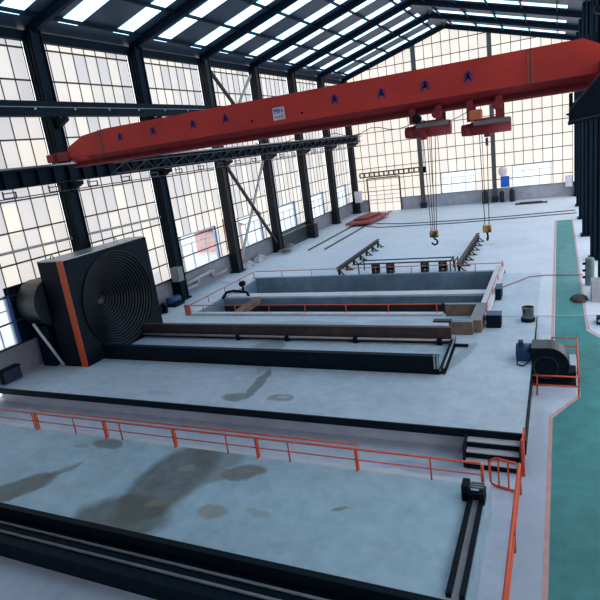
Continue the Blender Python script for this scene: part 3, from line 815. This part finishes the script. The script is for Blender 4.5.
# steps
r = thing('steps', 'short flight of black steel steps with pale treads from the platform down to the floor', 'steps', (-2.4,20.5,L))
for k in range(3):
    zt = -.275*(k+1); y1 = 21.04-.36*k
    bm = N(); box(bm, -3.5, -1.45, y1-.36, y1, zt-.07, zt); part('tread', bm, M['curb'], r)
    bm = N(); box(bm, -3.5, -1.45, y1-.37, y1-.3, zt-.26, zt-.05); part('riser', bm, M['black'], r)
for x in (-3.58, -1.47):
    bm = N(); box(bm, x, x+.06, 20.0, 21.04, L, -.1); part('stringer', bm, M['black'], r)

# tank railings (low)
red = M['railred']
xs = [-28.1+3.4*k for k in range(7)]
railing('tank_railing', 'low faded red railing along the near side of the tank', [(-28.1,36.2),(-7.3,36.2)], .62, [(x,36.2) for x in (-28.1,-26.8,-23.7,-20.6,-17.5,-14.2,-11.0,-7.6)], M['orange'], rails=(1.0,), z=.16)
railing('tank_railing', 'low faded red railing along the left side of the tank', [(-28.2,36.3),(-28.2,47.55)], .62, [(-28.2,y) for y in (36.3,39.1,41.9,44.7,47.55)], red, rails=(1.0,), z=.16, r_=.05)
railing('tank_railing', 'low faded red railing along the far side of the tank', [(-28.0,47.55),(-4.3,47.55)], .62, [(x,47.55) for x in (-25,-21.8,-18.6,-15.3,-12.0,-8.8,-6.5,-4.3)], red, rails=(1.0,), z=.2)
r = railing('tank_railing', 'thin faded red railing on the raised right rim of the tank', [(-4.25,35.2),(-4.25,47.4)], .5, [(-4.25,y) for y in (35.2,39,43,47.4)], red, rails=(1.0,), z=.55, r_=.035)
bm = N()
for x,y in ((-28.45,36.0),): box(bm, x-.06,x+.5,y-.06,y+.06,0,.9); box(bm, x-.1,x+.1,y,y+.5,0,.16)
solo('railing_corner', bm, red, 'short red corner panel where the tank railings meet at the left', 'railing panel', (-28.2,36,0))

# near deck black rails at right edge
r = thing('slide_rail', 'pair of black rails with an end bracket, right edge of the near deck', 'rail', (-2.6,14,0))
for x in (-2.78,-2.42):
    bm = N(); box(bm, x-.07, x+.07, 12.1, 16.6, 0, .16); part('rail', bm, M['black'], r)
bm = N(); box(bm, -2.7,-2.5,12.1,16.6,0,.03); part('bed', bm, M['sill'], r)
bm = N(); box(bm, -3.05, -2.8, 16.3, 16.8, 0, .6); box(bm, -3.05,-2.3,16.3,16.5,.1,.36); box(bm, -2.5,-2.3,16.2,16.75,0,.42); part('end_bracket', bm, M['black'], r, bevel=.03)
bm = N()
for k in range(3): box(bm, -2.78, -2.35, 16.5+.13*k, 16.56+.13*k, .42, .48)
part('grating', bm, M['galv'], r)
# near edge dark beams
r = thing('edge_beam', 'black steel beam along the near edge of the front deck, lower left', 'beam', (-15,11.8,0))
bm = N(); box(bm, -33, -2.25, 11.75, 11.99, -1.0, .03); part('web', bm, M['black'], r)
r = thing('track_rail', 'dark track with a thin pale rail in front of the near deck, lower left', 'rail', (-15,11.2,0))
bm = N(); box(bm, -33, -2.25, 10.6, 11.7, -1.1, -.45); part('bed', bm, M['steel'], r)
bm = N(); tube(bm, (-33,11.45,-.4), (-2.3,11.45,-.4), .05, 8); tube(bm, (-33,11.05,-.4), (-2.3,11.05,-.4), .05, 8); part('rail', bm, M['boxgrey'], r)

# ------------------------------------------------------------------ pipe stands behind the tank
def bench(x0, y0, y1, label):
    r = thing('sloping_rack', label, 'rack', (x0,y0,0), 'slanting beam racks behind the tank')
    bm = N(); hbeam(bm, (x0,y0,.66), (x0,y1,.74), .34, .34, .06); part('beam', bm, M['steel_grey'], r)
    n = 7
    for k in range(n):
        y = y0+.3+(y1-y0-.6)*k/(n-1)
        bm = N(); bar(bm, (x0,y,.6), (x0,y,0), .2, .2, up=(0,1,0)); bar(bm, (x0,y-.1,.55), (x0+.55,y-.1,.03), .1, .1, up=(0,1,0)); box(bm, x0-.15, x0+.7, y-.2, y+.1, 0, .05)
        part('leg', bm, M['steel_grey'], r)
bench(-19.15, 47.95, 61.6, 'left dark slanting beam on triangular feet behind the tank')
bench(-7.95, 47.95, 61.8, 'right dark slanting beam on triangular feet behind the tank')
r = thing('pipe_rack', 'two long thin pipes on four dark box supports behind the tank', 'rack', (-12.5,48.6,0))
for z, y in ((1.0,48.3),(.85,49.0)):
    bm = N(); tube(bm, (-17.3,y,z), (-8.6,y,z), .06, 8); part('pipe', bm, M['steel_grey'], r)
bm = N(); tube(bm, (-17.3,50.0,.95), (-8.6,50.0,.95), .06, 8); part('pipe', bm, M['steel_grey'], r)
for x in (-15.6,-14.2,-11.0,-9.4):
    bm = N(); box(bm, x-.3, x+.3, 48.1, 49.0, 0, .12); box(bm, x-.3, x-.16, 48.2, 49.0, .1, .92); box(bm, x+.16, x+.3, 48.2, 49.0, .1, .92); box(bm, x-.3, x+.3, 48.2, 49.0, .35, .8)
    part('support', bm, M['steel_grey'], r)
for x in (-17.2,-8.7,-8.3):
    bm = N(); bar(bm, (x,48.3,0), (x,48.3,.95), .09, .09, up=(0,1,0)); bar(bm, (x,48.3,.95), (x,50.0,.95), .09, .09); bar(bm, (x,50.0,0), (x,50.0,.95), .09, .09, up=(0,1,0)); part('end_frame', bm, M['steel_grey'], r)

# ------------------------------------------------------------------ rails and slab far left, plank, cables
for a, b, lb in (((-28.0,61.8),(-25.6,92)  ,'left'),((-25.9,61.4),(-24.0,92),'right')):
    pass
r = thing('floor_track', 'pair of thin rusty rails set along the floor towards the far door', 'track', (-27,62,0))
for x0 in (-28.15,-25.95):
    bm = N(); box(bm, x0-.09, x0+.09, 61.5, 92.5, 0, .12); part('rail', bm, M['rust'], r)
r = thing('transfer_cart', 'flat oxide red transfer cart loaded low on the floor rails by the far door', 'cart', (-27.1,82,0))
bm = N(); prism(bm, [(-29.0,77.6),(-25.3,78.2),(-24.7,86.5),(-27.6,88.0),(-29.2,85)], 'Z', .3, .62); part('deck', bm, M['slab'], r, bevel=.05)
bm = N(); prism(bm, [(-28.3,79.5),(-26.2,80),(-25.5,85),(-27.8,86)], 'Z', .62, .95); part('plate_stack', bm, M['crane_dark'], r)
for x in (-28.15,-25.95):
    for y in (79.3,85.6):
        bm = N(); tube(bm, (x-.1,y,.26), (x+.1,y,.26), .24, 14); part('wheel', bm, M['black'], r)
bm = N(); path(bm, [(-24.9,79.4,.05),(-20,77.4,.05),(-12,77.0,.05),(-6,77.6,.05),(1.9,78.9,.05)], .07)
solo('floor_cable', bm, M['rope'], 'long black cable lying across the far floor, the farther of two', 'cable', (-12,78,0))
bm = N(); path(bm, [(-27.0,78.2,.05),(-23,75.6,.05),(-13,74.9,.05),(-5,75.7,.05),(2.0,76.6,.05)], .07)
solo('floor_cable', bm, M['rope'], 'long black cable lying across the far floor, the nearer of two', 'cable', (-12,76,0))
bm = N(); path(bm, [(-3.9,42.9,.05),(-3,44.3,.05),(-2.2,45.7,.05),(-1,46.1,.05),(1.6,45.9,.05)], .035)
solo('hose', bm, M['slab'], 'thin reddish hose lying from the tank rim across the green walkway', 'hose', (-1,45,0))
bm = N(); tube(bm, (-3.6,35.9,.03), (2.0,36.1,.03), .022, 6)
solo('wire', bm, M['curb'], 'thin white wire lying straight across the walkway near the metal drum', 'wire', (-1,36,0))
bm = N(); box(bm, -5.9, -1.5, 88.2, 89.0, 0, .18); box(bm, -5.3,-2.2,88.3,88.9,.18,.3)
solo('plank', bm, M['rust'], 'long brown plank lying on the floor by the far wall', 'plank', (-3.6,88.6,0))

# ------------------------------------------------------------------ metal drum and blower
r = thing('metal_drum', 'shiny metal drum standing at the right edge of the platform', 'drum', (-1.75,35.2,0))
bm = N(); lathe(bm, [(.01,0),(.37,0),(.37,.12),(.34,.14),(.34,.82),(.37,.84),(.37,.9),(.32,.9),(.31,.78),(.01,.78)], (-1.8,35.1,0), 'Z', 28); part('body', bm, M['drum'], r)
bm = N(); lathe(bm, [(.38,.0),(.42,.0),(.42,.2),(.38,.2)], (-1.8,35.1,0), 'Z', 28); part('base_band', bm, M['black'], r)

bl = thing('blower', 'black centrifugal blower with blue motor behind an orange railing at the platform side', 'blower', (-.6,29,L))
bm = N(); c0 = (-.72, -.05); P = []
for k in range(25):       # snail outline
    q = math.radians(200 - k*10.5); rr_ = .62 + .30*k/24
    P.append((c0[0]+math.cos(q)*rr_, c0[1]+math.sin(q)*rr_+.0))
P = [(-1.32,-.85),(-1.32,.86)] + [(c0[0]+math.cos(math.radians(q))*.97+.12, c0[1]+math.sin(math.radians(q))*.94) for q in range(100,-30,-10)] + [(.62,-.42),(.5,-.72),(-.1,-.85)]
prism(bm, P, 'Y', 28.2, 29.3); part('scroll_case', bm, M['black'], bl, bevel=.03)
bm = N(); prism(bm, [(-1.34,.86),(-1.34,.93)] + [(c0[0]+math.cos(math.radians(q))*1.03+.12, c0[1]+math.sin(math.radians(q))*1.0) for q in range(100,-20,-10)] + [(c0[0]+math.cos(math.radians(q))*.98+.12, c0[1]+math.sin(math.radians(q))*.95) for q in range(-20,101,10)], 'Y', 28.15, 29.35); part('top_sheet', bm, M['duct'], bl, 'grey curved top sheet')
bm = N(); lathe(bm, [(.52,28.19),(.56,28.12),(.6,28.12),(.6,28.2)], (-.68,0,-.12), 'Y', 32); part('inlet_ring', bm, M['duct'], bl)
bm = N(); lathe(bm, [(.52,28.16),(.3,28.17),(.01,28.17)], (-.68,0,-.12), 'Y', 32); part('inlet_cone', bm, M['black'], bl)
bm = N(); box(bm, .3, .7, 28.3, 29.2, -.7, -.38); part('outlet', bm, M['black'], bl, bevel=.02)
bm = N(); tube(bm, (-2.1,28.95,.45), (-1.35,28.95,.45), .4, 18); box(bm, -2.05, -1.4, 28.55, 29.35, .04, .5); mo = part('motor', bm, M['blue'], bl, 'blue electric motor')
bm = N(); box(bm, -1.98, -1.75, 28.7, 29.0, .82, 1.05); part('terminal_box', bm, M['navy'], mo)
bm = N(); path(bm, [(-2.05,28.5,.3),(-2.0,28.0,.05),(-1.7,27.9,.04),(-1.5,28.3,.1)], .035, 6); part('motor_cable', bm, M['black'], mo)
bm = N(); box(bm, -1.2, .7, 27.9, 29.6, L, -.86); part('plinth', bm, M['black'], bl)
r = thing('blower_railing', 'orange two bar railing round the black blower', 'railing', (-.2,27.2,L))
FZ = -.45
# near rail starts beside the platform
segs = [((-1.25,27.0),(.78,27.0)),((.78,27.0),(.8,31.0)),((.8,31.0),(-.45,31.0))]
bm = N(); 
for (a,b) in segs:
    tube(bm, (a[0],a[1],zf(a[1])+1.05), (b[0],b[1],zf(b[1])+1.05), .04, 8)
part('top_rail', bm, M['orange'], r)
bm = N(); tube(bm, (-1.25,27,L+.55), (.78,27,L+.55), .045, 8); tube(bm, (.78,27,L+.55), (.8,31.0,zf(31.0)+.55), .04, 8); tube(bm, (.1,31.0,zf(31.0)+.55), (.8,31.0,zf(31.0)+.55), .04, 8); part('mid_rail', bm, M['orange'], r)
for x, y in ((-1.05,27.0),(.78,27.0),(.79,29.2),(.8,31.0),(-.4,31.0)):
    bm = N(); box(bm, x-.04, x+.04, y-.04, y+.04, zf(y), zf(y)+1.05); part('post', bm, M['orange'], r)

# ------------------------------------------------------------------ things along the left wall
r = thing('wall_pump', 'blue pump lying by the wall beside the third left column', 'pump', (-31.8,39.3,0))
bm = N(); tube(bm, (-32.0,38.3,.5), (-31.7,39.5,.5), .38, 16); part('body', bm, M['blue'], r)
bm = N(); box(bm, -32.3, -31.2, 38.2, 39.6, 0, .25); part('foot', bm, M['steel'], r)
r = thing('small_motor', 'small dark motor on the floor between the black fan box and the blue pump', 'motor', (-31.7,36.3,0))
bm = N(); tube(bm, (-31.9,36.0,.4), (-31.3,36.5,.4), .38, 14); tube(bm, (-31.3,36.6,.4), (-31.2,36.8,.4), .5, 14); part('body', bm, M['steel'], r)
bm = N(); box(bm, -32.1, -31.2, 35.9, 36.8, 0, .12); part('foot', bm, M['steel_grey'], r)
r = thing('wall_trolley', 'thin grey trolley frame against the wall right of the black fan box', 'trolley', (-32.3,34.9,0))
bm = N()
for y in (34.4,35.3):
    bar(bm, (-32.6,y,0), (-32.6,y,1.5), .07, .07, up=(1,0,0)); bar(bm, (-32.6,y,.2), (-31.8,y,.2), .07, .07)
bar(bm, (-32.6,34.4,1.5), (-32.6,35.3,1.5), .07, .07); bar(bm, (-32.6,34.4,.8), (-32.6,35.3,.8), .07, .07); part('frame', bm, M['boxgrey'], r)
r = thing('electric_cabinet', 'grey electric cabinet fixed to the third left column', 'cabinet', (-31.8,39.9,1.8), 'cabinets on columns')
bm = N(); box(bm, -32.1, -31.3, 39.5, 40.3, 2.0, 3.3); part('body', bm, M['green_grey'], r, bevel=.03)
bm = N(); box(bm, -32.0, -31.4, 39.46, 39.5, 2.1, 3.2); part('door', bm, M['boxgrey'], r)
r = thing('electric_cabinet', 'pale grey cabinet fixed to the far corner column', 'cabinet', (-31.4,92.2,1.8), 'cabinets on columns')
bm = N(); box(bm, -32.0, -30.9, 91.8, 92.7, 2.0, 3.9); part('body', bm, M['sign'], r, bevel=.03)
bm = N(); box(bm, -31.9, -31.0, 91.76, 91.8, 2.1, 3.8); part('door', bm, M['sign'], r)
r = thing('electric_cabinet', 'pale box on the far right corner of the far wall', 'cabinet', (1.2,93.4,1.5), 'cabinets on columns')
bm = N(); box(bm, .9, 1.9, 93.1, 93.95, 1.5, 3.1); part('body', bm, M['sign'], r, bevel=.03)
bm = N(); box(bm, 1.0, 1.8, 93.05, 93.1, 1.6, 3.0); part('door', bm, M['sign'], r)
# stepped pale pipes on the low wall
bm = N(); path(bm, [(-32.7,41.8,0),(-32.7,41.8,.55),(-32.7,44.0,.6),(-32.7,44.3,1.2),(-32.7,47.2,1.2)], .15, 8); path(bm, [(-32.6,41.8,1.1),(-32.6,46.6,1.35),(-32.6,46.8,.7),(-32.6,49.4,.75)], .15, 8)
solo('service_pipes', bm, M['pipe'], 'pale service pipes stepping along the low wall after the third left column', 'pipe', (-32.6,45,1))
# junk at col4 base
r = thing('scrap_pile', 'small pile of grey scrap at the foot of the fifth left column', 'scrap pile', (-30.9,61.0,0))
for k in range(7):
    bm = N(); a = random.uniform(0,3); x = -30.8+random.uniform(-.3,.5); y = 60.8+random.uniform(-.9,1.0)
    bar(bm, (x-.5*math.cos(a),y-.6*math.sin(a),.12+.12*k), (x+.5*math.cos(a),y+.6*math.sin(a),.15+.12*k), .3, .16)
    part('scrap_piece', bm, M['boxgrey'] if k % 2 else M['tan'], r)
r = thing('low_cabinet', 'long dark grey low block against the wall between the fifth and sixth left columns', 'cabinet', (-32.2,67,0))
bm = N(); box(bm, -32.9, -31.95, 62.5, 71.55, 0, 1.85); part('body', bm, M['duct'], r, bevel=.03)
bm = N(); box(bm, -31.85, -30.9, 70.4, 71.6, 0, 1.9); part('end_box', bm, M['steel_grey'], r)
# spoil heap of cement at wall between col 51 and 61
for k, (y, x, rr_, lb) in enumerate(((53.4,-32.2,.5,'smaller grey sack heap by the wall at the foot of the fourth left column'),(56.5,-32.35,.55,'larger grey sack heap along the wall under the cross bracing'))):
    bm = N(); bmesh.ops.create_icosphere(bm, subdivisions=3, radius=1)
    for v in bm.verts:
        n_ = 1+.18*math.sin(v.co.x*5+k)*math.cos(v.co.y*4)
        v.co = Vector((x+v.co.x*rr_*n_, y+v.co.y*1.3*n_, max(0, v.co.z*.75*n_)))
    solo('sack_heap', bm, M['sill'], lb, 'heap', (x,y,0), 'heaps by the left wall')
# things on far wall band
bm = N(); box(bm, -8.3, -7.0, 93.7, 93.98, 2.2, 3.9)
s_ = solo('blue_sheet', bm, M['bright_blue'], 'bright blue tarpaulin sheet on the far wall right of the slim post', 'tarpaulin', (-7.7,93.8,2.2))
bm = N(); bmesh.ops.create_icosphere(bm, subdivisions=2, radius=1)
for v in bm.verts: v.co = Vector((-7.9+v.co.x*.7, 93.6+v.co.y*.3, 4.7+v.co.z*.8))
solo('cloth_bundle', bm, M['bag'], 'beige cloth bundle hanging above the blue sheet on the far wall', 'bundle', (-7.9,93.6,3.9))
for x, w, h, lb in ((-10.6,.5,2.2,'dark gas cylinder left of the right slim post by the far wall'),(-8.1,.35,1.9,'thin dark gas cylinder right of the slim post by the far wall'),(-6.6,.4,2.1,'dark gas cylinder under the blue sheet by the far wall')):
    r = thing('gas_cylinder', lb, 'gas cylinder', (x,92.8,0), 'gas cylinders by the far wall')
    bm = N(); lathe(bm, [(.01,0),(w,0),(w,h*.8),(w*.5,h*.93),(.01,h*.93)], (x,92.8,0), 'Z', 16); part('body', bm, M['steel_grey'], r)
    bm = N(); tube(bm, (x,92.8,h*.9), (x,92.8,h), w*.25, 8); part('valve', bm, M['steel'], r)

# right edge things
r = thing('concrete_plinth', 'grey concrete plinth at the foot of the nearest right column', 'plinth', (2.6,41,0))
bm = N(); box(bm, 1.85, 3.3, 38.9, 40.0, 0, 1.4); part('block', bm, M['sill'], r, bevel=.05)
r = thing('round_tank', 'tall grey green round tank behind the concrete plinth at the right edge', 'tank', (2.15,43.5,0))
bm = N(); lathe(bm, [(.01,0),(.3,0),(.3,1.9),(.22,2.0),(.01,2.0)], (1.95,43.2,0), 'Z', 24)
part('body', bm, M['green_grey'], r)
bm = N()
for k in range(3): tube(bm, (1.67,43.1,.6+.5*k), (1.5,43.05,.6+.5*k), .09, 8)
part('valve', bm, M['black'], r)
bm = N(); bmesh.ops.create_icosphere(bm, subdivisions=3, radius=1)
for v in bm.verts: v.co = Vector((1.15+v.co.x*.5*(1+.2*math.sin(v.co.y*6)), 39.3+v.co.y*.6, max(0, v.co.z*.45)))
solo('rag_heap', bm, M['rust'], 'small brown rag heap beside the concrete plinth on the right', 'heap', (1.5,39.7,0))
r = thing('control_box', 'small black box on the floor at the right edge near the walkway corner', 'box', (2.25,34.3,-.2))
bm = N(); box(bm, 1.95, 2.7, 34.8, 35.4, zf(34.8), .3); part('body', bm, M['black'], r, bevel=.03)
bm = N(); box(bm, 2.0, 2.7, 34.77, 34.8, .05, .2); part('lid_edge', bm, M['light_line'], r)

# ------------------------------------------------------------------ outdoors seen through the clear windows
bm = N(); box(bm, -140, -33.5, -40, 190, -.5, -.3); box(bm, -33.5, 60, 94.5, 190, -.5, -.3)
struct('outdoor_ground', bm, M['outdoor'])
r = thing('outbuilding', 'pale pink low building outside the left windows', 'building', (-46,68,-.3))
bm = N(); box(bm, -48, -43, 66, 71, -.3, 2.6); part('wall', bm, M['pinkwall'], r)
bm = N(); prism(bm, [(-48.4,2.6),(-45.5,3.7),(-42.6,2.6)], 'Y', 65.6, 71.4); part('roof', bm, M['slab'], r)
bm = N(); box(bm, -42.98, -42.9, 67.5, 68.5, .6, 1.8); part('window', bm, M['navy'], r)

# ------------------------------------------------------------------ light
w = bpy.data.worlds.new('sky'); bpy.context.scene.world = w; w.use_nodes = True
bg = w.node_tree.nodes['Background']; bg.inputs[0].default_value = (.88,.94,1.0,1); bg.inputs[1].default_value = 2.0
def area(name, loc, rot, sx, sy, e, col):
    l = bpy.data.lights.new(name, 'AREA'); l.shape = 'RECTANGLE'; l.size = sx*S; l.size_y = sy*S; l.energy = e; l.color = col
    o = bpy.data.objects.new(name, l); C.objects.link(o); o.location = Vector(loc)*S; o.rotation_euler = rot
    return o

# ------------------------------------------------------------------ camera
cam = bpy.data.cameras.new('camera'); co = bpy.data.objects.new('camera', cam); C.objects.link(co)
R_ = [[0.90445666,-0.00928441,-0.42646447],[0.40560272,-0.29083916,0.86654429],[-0.13207793,-0.95672691,-0.25928563]]
mx = Matrix(((R_[0][0],-R_[0][1],-R_[0][2],0),(R_[1][0],-R_[1][1],-R_[1][2],0),(R_[2][0],-R_[2][1],-R_[2][2],12*S),(0,0,0,1)))
co.matrix_world = mx
cam.sensor_fit = 'HORIZONTAL'; cam.sensor_width = 36; cam.lens = 551.2/600*36
cam.clip_end = 500
sc = bpy.context.scene; sc.camera = co
sc.view_settings.view_transform = 'Standard'; sc.view_settings.look = 'None'; sc.view_settings.gamma = 1; sc.view_settings.exposure = 0
for o in bpy.data.objects:
    if 'org' in o: del o['org']
